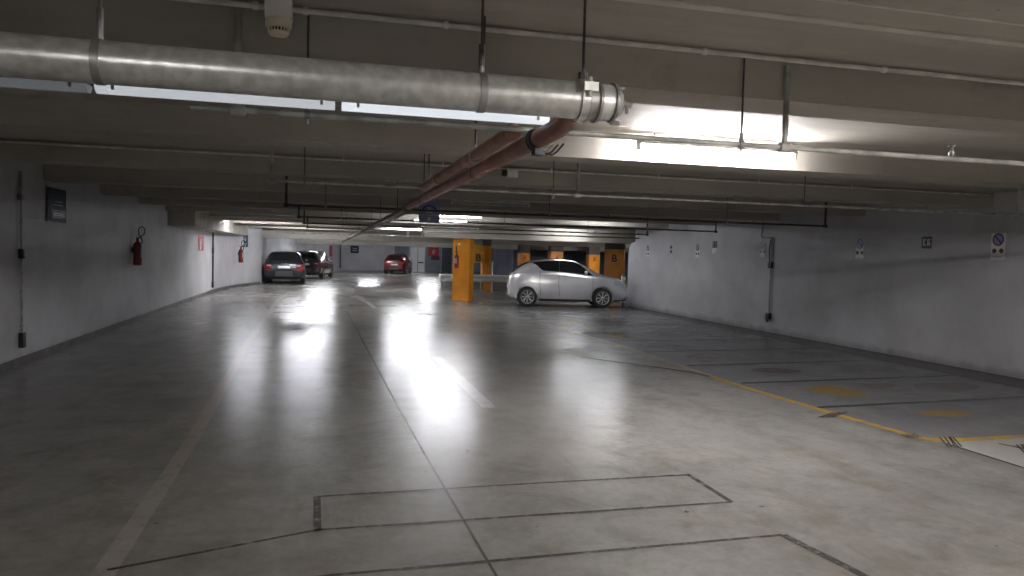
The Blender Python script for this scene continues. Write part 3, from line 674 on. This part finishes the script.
q3 = MB().tube([(.25, -.24, 0), (.25, -.24, 1.3)], .03, 10).build('white_pole', 'white_plastic', p2)
glyph('B', .42, (-.40, -.245, 1.44), (PI/2, 0, 0), .004, 'letter', 'black_print', p2)
p3 = pillar('orange pillar with black letter B behind the front of the silver car', [(10.76, 27.6), (11.42, 27.2), (11.70, 27.75), (11.04, 28.15)], 1.93, zc=2.52)
glyph('B', .40, (11.09-11.23-.004, 27.4-27.675-.008, 1.56), (PI/2, 0, -.545), .004, 'letter', 'black_print', p3)
for x0, x1, yy, lab in ((11.75, 12.4, 44.5, 'orange'), (13.95, 14.8, 45.2, 'o'), (16.4, 17.15, 44.8, 'o')):
    labs = {11.75: 'small distant orange pillar above the rear of the silver car', 13.95: 'small distant orange pillar above the roof of the silver car', 16.4: 'small distant orange pillar left of the letter B pillar'}
    pz = pillar(labs[x0], [(x0, yy), (x1, yy), (x1, yy+.6), (x0, yy+.6)], 1.9 if x0 > 13 and x0 < 15 else 1.75, zc=2.5)
    glyph('B', .34, (0, -.306, 1.45), (PI/2, 0, 0), .004, 'letter', 'red_print', pz)

# ------------------------------------------------------------------ guardrail
def wbeam(x0, x1, y, z):
    m = MB(); P = [(0, -.155), (.02, -.155), (.06, -.11), (.06, -.06), (.02, -.02), (.02, .02), (.06, .06), (.06, .11), (.02, .155), (0, .155), (.04, .10), (.04, .07), (0, .03), (0, -.03), (.04, -.07), (.04, -.10)]
    return m.prism([(-a, b) for a, b in P], (x0, y, z), (0, 1, 0), (0, 0, 1), x1-x0)
gr = empty('guardrail', 'galvanised guardrail with posts behind the nearest orange pillar', 'guardrail', (4.75, 31.3, 0))
wbeam(0, 7.2, 0, .57).build('rail', 'rail', gr, smooth=0)
for k in range(5):
    MB().box(.08+k*1.72, .18+k*1.72, .01, .09, 0, .72).build('post', 'steel', gr, bevel=.004)
MB().lathe([(.15, -.02), (.16, 0), (.15, .02)], (0, -.03, .57), 'X', 20).build('end_terminal', 'white_plastic', gr)
cg = empty('corner_guard', 'striped grey and white guard on the free end of the right wall', 'corner guard', (XR-.10, 23.18, 0))
MB().box(-.06, .06, -.05, .05, 0, 1.02).build('bumper', 'steel', cg, bevel=.01)
for k in range(4):
    MB().box(-.066, .066, -.056, .056, .10+k*.25, .21+k*.25).build('white_band', 'white_plastic', cg, bevel=.008)

# far doors and cabinet
d1 = MB().box(6.05, 6.08, 0, 0, 0, 0) if False else None
def far_door(name, x0, x1, y, h, m, ly, label=None):
    o = structure(MB().box(x0, x1, y-.06, y-.005, 0, h).build(name, m, smooth=0))
    MB().box(x0-.08, x0, y-.08, y-.004, 0, h+.08).box(x1, x1+.08, y-.08, y-.004, 0, h+.08).box(x0, x1, y-.08, y-.004, h, h+.08).build('door_frame', 'steel', o, smooth=0)
    MB().box((x0+x1)/2-.02, (x0+x1)/2+.02, y-.07, y-.06, 0, h).build('leaf_gap', 'dark_steel', o, smooth=0)
    MB().box((x0+x1)/2+.05, x1-.1, y-.12, y-.07, .72, .82).build('push_bar', 'dark_steel', o)
    return o
far_door('door_1', 6.95, 8.1, Y1, 2.05, 'door_white', 0)
far_door('door_2', 9.55, 10.4, Y1, 2.05, 'door_dark', 0)

# ------------------------------------------------------------------ cars
def interp(tab, x, j):
    if x <= tab[0][0]: return tab[0][j]
    for i in range(len(tab)-1):
        a, b = tab[i], tab[i+1]
        if x <= b[0]:
            t = (x-a[0])/(b[0]-a[0])
            p0 = tab[i-1] if i > 0 else a; p3 = tab[i+2] if i+2 < len(tab) else b
            # limited catmull-rom
            h = b[0]-a[0]
            m0 = (b[j]-p0[j])/(b[0]-p0[0]) if b[0] != p0[0] else 0; m1 = (p3[j]-a[j])/(p3[0]-a[0])
            t2, t3 = t*t, t*t*t
            v = (2*t3-3*t2+1)*a[j]+(t3-2*t2+t)*h*m0+(-2*t3+3*t2)*b[j]+(t3-t2)*h*m1
            lo_, hi_ = min(a[j], b[j]), max(a[j], b[j])
            return max(lo_-.02, min(hi_+.02, v))
    return tab[-1][j]
def make_car(name, label, spec, loc, rz):
    """local frame: x forward from rear bumper (0) to nose, y left, z up.  table: x, zbot, halfwidth, zbelt, ztop, wtop"""
    T = spec['tab']; Ln = T[-1][0]; cx = Ln/2
    root = empty(name, label, 'car', loc, rz)
    def ring(x):
        zb, hw, zl, zt, wt = [interp(T, x, j) for j in (1, 2, 3, 4, 5)]
        wb = hw*.955
        zl = min(zl, zt-.012); zm = zb+(zl-zb)*.5
        return [(0, zb), (hw*.80, zb), (hw*.93, zb+.05), (hw*.975, zb+.14), (hw, zm-.03), (hw*.995, zm+.09), (hw*.98, zl-.08), (wb, zl),
                (wb+(wt-wb)*.55, zl+(zt-zl)*.55), (wb+(wt-wb)*.88, zl+(zt-zl)*.86), (wt*.9, zt-.018), (wt*.72, zt-.004), (wt*.4, zt+.008), (0, zt+.012)]
    xs = sorted(set([T[0][0]+k*Ln/70 for k in range(71)]+[.015, .03, .05, Ln-.015, Ln-.03, Ln-.05]))
    R = []
    for x in xs:
        h = ring(x); R.append([(x-cx, yy, zz) for yy, zz in h]+[(x-cx, -yy, zz) for yy, zz in h[-2:0:-1]])
    n = len(R[0]); b = MB()
    fs = [(i*n+k, i*n+(k+1) % n, (i+1)*n+(k+1) % n, (i+1)*n+k) for i in range(len(R)-1) for k in range(n)]
    fs += [tuple(range(n))[::-1], tuple((len(R)-1)*n+k for k in range(n))]
    b.add([v for r in R for v in r], fs)
    body = b.build('body', spec['paint'], root, smooth=50)
    wr_, tw = spec['wheel']; hwm = max(t[2] for t in T)
    # cut the wheel arches
    cut = MB()
    for wx in spec['wheels_x']:
        for s in (-1, 1):
            cut.lathe([(wr_+.055, -.13), (wr_+.055, .30)], (wx-cx, s*(hwm-.12) if s > 0 else -(hwm-.12)-.17, wr_+.01), 'Y', 32)
    co = cut.build('cutter', spec['paint'])
    co.data.transform(Matrix.Identity(4))
    md = body.modifiers.new('arch', 'BOOLEAN'); md.operation = 'DIFFERENCE'; md.solver = 'EXACT'; md.object = co
    co.parent = root; bpy.context.view_layer.update()
    me = bpy.data.meshes.new_from_object(body.evaluated_get(bpy.context.evaluated_depsgraph_get()))
    body.modifiers.clear(); body.data = me; bpy.data.objects.remove(co)
    me.materials.clear(); me.materials.append(M[spec['paint']])
    for p in me.polygons: p.use_smooth = True; p.material_index = 0
    me.set_sharp_from_angle(angle=math.radians(38))
    def side_pt(x, t, s, off=.007):
        zb, hw, zl, zt, wt = [interp(T, x, j) for j in (1, 2, 3, 4, 5)]; wb = hw*.955; zl = min(zl, zt-.012)
        P = [(wb, zl), (wb+(wt-wb)*.55, zl+(zt-zl)*.55), (wb+(wt-wb)*.88, zl+(zt-zl)*.86), (wt*.9, zt-.018)]
        q = max(0, min(2.999, t*3)); i = int(q); f = q-i
        yy = P[i][0]+(P[i+1][0]-P[i][0])*f; zz = P[i][1]+(P[i+1][1]-P[i][1])*f
        return (x-cx, s*(yy+off), zz+off*.4)
    def low_pt(x, t, s, off=.004):
        h = ring(x); P = h[3:8]; q = max(0, min(3.999, t*4)); i = int(q); f = q-i
        return (x-cx, s*(P[i][0]+(P[i+1][0]-P[i][0])*f+off), P[i][1]+(P[i+1][1]-P[i][1])*f)
    def top_pt(x, u, off=.008):
        h = ring(x); P = [(yy, zz) for yy, zz in h[8:]]; wmax = P[0][0] if False else P[2][0]
        a = abs(u)*wmax; zz = P[-1][1]
        for i in range(len(P)-1):
            if P[i+1][0] <= a <= P[i][0]:
                f = (P[i][0]-a)/(P[i][0]-P[i+1][0]+1e-9); zz = P[i][1]+(P[i+1][1]-P[i][1])*f
        e = .01; sl = (interp(T, x+e, 4)-interp(T, x-e, 4))/(2*e); l = math.hypot(1, sl)
        return (x-cx-sl/l*off, math.copysign(a, u), zz+off/l)
    def grid(name, fn, us, vs_, m, parent=root, thick=0):
        mb = MB(); pts = [fn(u, v) for u in us for v in vs_]; nv_ = len(vs_)
        mb.add(pts, [(i*nv_+j, i*nv_+j+1, (i+1)*nv_+j+1, (i+1)*nv_+j) for i in range(len(us)-1) for j in range(nv_-1)])
        return mb.build(name, m, parent, smooth=60)
    lin = lambda a, b_, n_: [a+(b_-a)*k/n_ for k in range(n_+1)]
    for s in (-1, 1):
        for (x0, x1, r0, r1) in spec['side_win']:
            # r0/r1: how the pane tapers at its rear / front end
            def fn(x, v, x0=x0, x1=x1, r0=r0, r1=r1, s=s):
                t0, t1 = .05, .93; k = (x-x0)/(x1-x0)
                if r0 and k < r0: q = 1-(k/r0); t0 = t0+(t1-t0)*(q**1.3)*.97
                if r1 and k > 1-r1: q = (k-1+r1)/r1; t1 = t1-(t1-t0)*(q**1.1)*.97
                return side_pt(x, t0+(t1-t0)*v, s)
            grid('side_window', fn, lin(x0, x1, 16), lin(0, 1, 6), 'glass')
        for x in spec['seams']:
            grid('door_seam', lambda v, w_, x=x, s=s: low_pt(x+w_*.012+.10*(max(0, .35-v) if x < cx-.3 else 0), v, s), lin(.02, 1, 8), (0, 1), 'black_plastic')
        for x in spec['handles']:
            p = low_pt(x, .80, s, .012)
            MB().tube([(p[0]-.08, p[1], p[2]), (p[0]+.08, p[1], p[2]-.004)], .014, 8).build('door_handle', spec.get('handle', 'chrome'), root)
        mxp = side_pt(spec['mirror'], .03, s, .09)
        MB().lathe([(.0, -.05), (.05, -.045), (.065, 0), (.055, .05), (.0, .06)], (mxp[0], mxp[1], mxp[2]+.04), 'X', 14).tube([(mxp[0], mxp[1], mxp[2]+.03), (mxp[0]-.02, mxp[1]-s*.10, mxp[2])], .015, 8).build('wing_mirror', spec['paint'], root)
        tx0, tx1, ta, tb = spec['tail']
        grid('tail_lamp', lambda v, x, s=s: low_pt(x, ta+(tb-ta)*v, s, .010), lin(0, 1, 4), lin(tx0, tx1, 6), spec.get('tail_mat', 'tail'))
        hx0, hx1, ha, hb = spec['head']
        grid('headlamp', lambda v, x, s=s: low_pt(x, ha+(hb-ha)*v, s, .010), lin(0, 1, 4), lin(hx0, hx1, 6), 'headlamp')
        grid('sill', lambda x, v, s=s: (x-cx, s*(interp(T, x, 2)*(.90+.06*v)+.006), interp(T, x, 1)-.005+.07*v), lin(spec['wheels_x'][0]+wr_+.07, spec['wheels_x'][1]-wr_-.07, 8), (0, 1), 'cladding')
    x0, x1 = spec['windshield']; grid('windshield', lambda x, u: top_pt(x, u), lin(x0, x1, 10), lin(-.93, .93, 12), 'glass')
    x0, x1 = spec['rear_window']; grid('rear_window', lambda x, u: top_pt(x, u*(.9)), lin(x0, x1, 8), lin(-.93, .93, 12), 'glass')
    # wheels
    for wx in spec['wheels_x']:
        for s in (-1, 1):
            w = bpy.data.objects.new('wheel', None); 
            yy = s*(hwm-.11)
            hub = MB().lathe([(wr_*.66, -tw/2), (wr_*.9, -tw/2), (wr_*.985, -tw/2+.03), (wr_, -tw*.3), (wr_, tw*.3), (wr_*.985, tw/2-.03), (wr_*.9, tw/2), (wr_*.66, tw/2)], (wx-cx, yy, wr_), 'Y', 36, ring=True).build('tyre', 'black', root)
            rim = MB().lathe([(wr_*.60, -.015), (wr_*.69, -.02), (wr_*.69, .02), (wr_*.60, .015)], (wx-cx, yy+s*(tw/2-.012), wr_), 'Y', 36, ring=True)
            rim.lathe([(.055, -.02), (.055, .018), (.03, .024)] if s > 0 else [(.03, -.024), (.055, -.018), (.055, .02)], (wx-cx, yy+s*(tw/2-.02), wr_), 'Y', 16)
            ns = spec.get('spokes', 8)
            for k in range(ns):
                for dd in (-.11, .11):
                    a = 2*PI*k/ns; c0 = Vector((wx-cx+.04*math.cos(a), yy+s*(tw/2-.02), wr_+.04*math.sin(a)))
                    c1 = Vector((wx-cx+wr_*.63*math.cos(a+dd), yy+s*(tw/2-.012), wr_+wr_*.63*math.sin(a+dd)))
                    rim.tube([c0, c1], [.016, .013], 6)
            rim.build('rim', 'rim', hub)
            bpy.data.objects.remove(w)
            MB().lathe([(wr_*.655, -.01), (wr_*.655, .01)], (wx-cx, yy+s*(tw/2-.07), wr_), 'Y', 24).build('brake_disc', 'dark_steel', hub)
    # dark arch liners under the body
    zb0 = .22
    MB().box(.35-cx, Ln-.35-cx, -hwm+.30, hwm-.30, .20, .42).build('underbody', 'black', root)
    # rear plate and lower bumper
    px, pz, pw = spec['plate']
    MB().box(px-cx-.02, px-cx+.02, -pw/2, pw/2, pz-.055, pz+.055).build('number_plate', 'white_plastic', root, bevel=.004)
    MB().box(px-cx-.024, px-cx+.0, pw/2-.05, pw/2-.002, pz-.05, pz+.05).build('plate_band', 'blue', root)
    bz0, bz1 = spec['bumper_z']
    grid('rear_bumper_trim', lambda u, v: (interp_rear(T, bz0+(bz1-bz0)*v, abs(u), cx), u*interp(T, .10, 2)*.92, bz0+(bz1-bz0)*v), lin(-1, 1, 14), (0, .5, 1), 'cladding')
    if spec.get('emblem'):
        for k in range(4):
            g = MB(); n = 18
            g.tube([(spec['emblem'][0]-cx-.015, (k-1.5)*.055+.032*math.cos(2*PI*j/n), spec['emblem'][1]+.032*math.sin(2*PI*j/n)) for j in range(n+1)], .005, 6, caps=False).build('emblem_ring', 'chrome', root)
    if spec.get('tail_face'):
        # lamp area wrapping on the rear face
        for s in (-1, 1):
            y0, y1, z0, z1, xx = spec['tail_face']
            MB().prism([(s*y0, z0), (s*y1, z0-.01), (s*(y1+.02), z1-.03), (s*y1, z1), (s*y0, z1-.03)][::1], (xx-cx, 0, 0), (0, 1, 0), (0, 0, 1), .10).build('tail_lamp', 'tail', root, bevel=.006)
            if spec.get('tail_clear'):
                MB().prism([(s*(y0+.01), z1-.10), (s*(y0+.18), z1-.10), (s*(y0+.18), z1-.045), (s*(y0+.01), z1-.045)], (xx-cx-.008, 0, 0), (0, 1, 0), (0, 0, 1), .02).build('reversing_lamp', 'headlamp', root)
            MB().box(xx-cx-.005, xx-cx+.02, min(s*y0*.85, s*y1), max(s*y0*.85, s*y1), bz1+.03, bz1+.09).build('reflector', 'tail', root)
    return root
def interp_rear(T, z, u, cx):
    """x of the rear surface at height z"""
    x = T[0][0]
    for i in range(40):
        x = T[0][0]+i*.01
        if interp(T, x, 4) >= z: break
    return x-cx-.02+.09*u*u
lancia = dict(paint='silver_paint', wheel=(.315, .20), wheels_x=(.60, 2.98), spokes=8,
    tab=[(0, .36, .50, .62, .72, .42), (.03, .30, .62, .74, .86, .50), (.11, .26, .74, .92, 1.03, .54), (.22, .25, .79, 1.01, 1.15, .55), (.40, .24, .815, 1.08, 1.27, .555), (.625, .23, .83, 1.13, 1.385, .56),
         (.80, .21, .835, 1.13, 1.425, .57), (1.23, .19, .84, 1.105, 1.485, .58), (1.67, .19, .84, 1.075, 1.50, .585), (2.08, .19, .84, 1.045, 1.465, .58), (2.34, .19, .84, 1.025, 1.385, .575),
         (2.61, .20, .84, 1.005, 1.235, .59), (2.88, .21, .835, .985, 1.085, .62), (3.06, .22, .83, .965, 1.035, .66), (3.24, .22, .81, .935, 1.01, .66), (3.50, .22, .76, .87, .955, .60),
         (3.68, .22, .69, .76, .86, .52), (3.80, .24, .60, .62, .72, .44), (3.87, .28, .50, .50, .58, .36)],
    side_win=[(.66, 1.597, .45, 0), (1.603, 2.66, 0, .55)], seams=(1.575, 2.66, .98), handles=(1.78,), handle='black_plastic', mirror=2.42,
    tail=(.06, .22, .70, .92), tail_mat='headlamp', head=(3.35, 3.74, .62, .96), windshield=(2.14, 2.92), rear_window=(.14, .60), plate=(.02, .62, .5), bumper_z=(.34, .46))
def grow(tab, kl, kw, kh): return [(a*kl, b, c*kw, d*kh, e*kh, f*kw) for a, b, c, d, e, f in tab]
wagon = dict(paint='dark_paint', wheel=(.335, .22), wheels_x=(.98, 3.82), spokes=5,
    tab=[(0, .40, .70, .66, .76, .60), (.03, .33, .82, .82, .92, .66), (.08, .30, .87, .92, 1.02, .68), (.20, .27, .90, .97, 1.18, .66), (.38, .25, .915, .98, 1.40, .62), (.55, .24, .92, .985, 1.475, .61), (1.2, .22, .92, .985, 1.50, .63),
         (2.2, .21, .92, .975, 1.505, .64), (2.75, .21, .92, .965, 1.44, .63), (3.2, .21, .92, .95, 1.20, .66), (3.45, .22, .915, .93, 1.02, .72), (4.1, .23, .90, .88, .95, .70), (4.5, .24, .82, .76, .85, .62), (4.7, .27, .70, .62, .70, .5), (4.76, .32, .6, .5, .56, .4)],
    side_win=[(.55, 1.30, .4, 0), (1.34, 2.22, 0, 0), (2.26, 3.25, 0, .5)], seams=(1.32, 2.24, 3.2), handles=(1.5, 2.42), mirror=2.95,
    tail=(.03, .30, .66, .98), head=(4.2, 4.6, .62, .96), windshield=(2.72, 3.38), rear_window=(.13, .42), plate=(-.012, .79, .54), bumper_z=(.36, .60),
    tail_face=(.56, .86, .76, .93, -.01), tail_clear=True, emblem=(.045, .93))
suv = dict(wagon); suv.update(paint='grey_paint', emblem=None,
    tab=grow(wagon['tab'], .93, .98, 1.05), wheels_x=(.88, 3.50), wheel=(.35, .22), side_win=[(.52, 1.2, .4, 0), (1.24, 2.06, 0, 0), (2.1, 3.0, 0, .5)], seams=(1.22, 2.08, 3.0), handles=(1.4, 2.25), mirror=2.72,
    tail=(.03, .28, .66, .98), head=(3.9, 4.25, .62, .96), windshield=(2.54, 3.14), rear_window=(.12, .40), plate=(-.012, .82, .54))
redc = dict(lancia); redc.update(paint='red_paint', tab=grow(lancia['tab'], .95, .98, .97), wheels_x=(.58, 2.84), side_win=[(.64, 1.5, .45, 0), (1.54, 2.52, 0, .55)], seams=(1.5, 2.52, .93), handles=(1.7,), mirror=2.3,
    head=(3.2, 3.55, .62, .96), windshield=(2.04, 2.77), rear_window=(.13, .57), plate=(.01, .70, .5), tail_face=(.42, .66, .72, .92, .02), bumper_z=(.34, .46), tail=(.02, .15, .62, .98), tail_mat='tail')
# wheel contacts on the floor: silver car (6.31,23.12) rear and (8.69,22.48) front on the near side
def place(spec, rear, front, side):
    """put the car so that its near-side wheels stand on the given floor points; side=-1: the right-hand wheels"""
    a = math.atan2(front[1]-rear[1], front[0]-rear[0]); T = spec['tab']; cx = T[-1][0]/2; hw = max(t[2] for t in T)-.11
    mx, my = (rear[0]+front[0])/2, (rear[1]+front[1])/2; lm = sum(spec['wheels_x'])/2-cx
    ox, oy = lm, side*hw
    return (mx-(ox*math.cos(a)-oy*math.sin(a)), my-(ox*math.sin(a)+oy*math.cos(a)), 0), a
l_, a_ = place(lancia, (6.20, 22.45), (8.52, 22.0), -1)
make_car('hatchback', 'silver three-door hatchback seen from its right side beside the right wall end', lancia, l_, a_)
make_car('station_wagon', 'dark station wagon with white plate, nearest of the cars parked along the left', wagon, (-1.84, 35.5+2.4, 0), PI/2+.01)
make_car('estate_car', 'graphite car showing its right side, parked ahead of the dark station wagon', suv, *place(suv, (-.16, 43.0), (.36, 45.7), -1))
make_car('hatchback', 'small red hatchback parked at the far bright wall', redc, (5.35, 55.6, 0), PI/2-.28)

# ------------------------------------------------------------------ camera
D = Vector((325-512, 288-250, -740.)).normalized(); T_ = Vector((3435-512, 288-328, -740.)); T_ = (T_-T_.dot(D)*D).normalized(); U_ = T_.cross(D)
# columns of camera rotation: world = (T.c, D.c, U.c)
R_ = Matrix((T_, D, U_)).to_4x4()
cam = bpy.data.cameras.new('camera'); co = bpy.data.objects.new('camera', cam); C.objects.link(co)
co.matrix_world = Matrix.Translation((0, 0, 1.62)) @ R_
cam.sensor_fit = 'HORIZONTAL'; cam.sensor_width = 36; cam.lens = 36*740/1024; cam.clip_start = .05; cam.clip_end = 200
S.camera = co
w = bpy.data.worlds.new('world'); S.world = w; w.use_nodes = True
w.node_tree.nodes['Background'].inputs['Color'].default_value = (.5, .55, .6, 1); w.node_tree.nodes['Background'].inputs['Strength'].default_value = .02
S.view_settings.view_transform = 'Standard'; S.view_settings.look = 'None'; S.view_settings.gamma = 1; S.view_settings.use_curve_mapping = False
S.view_settings.exposure = 2.9
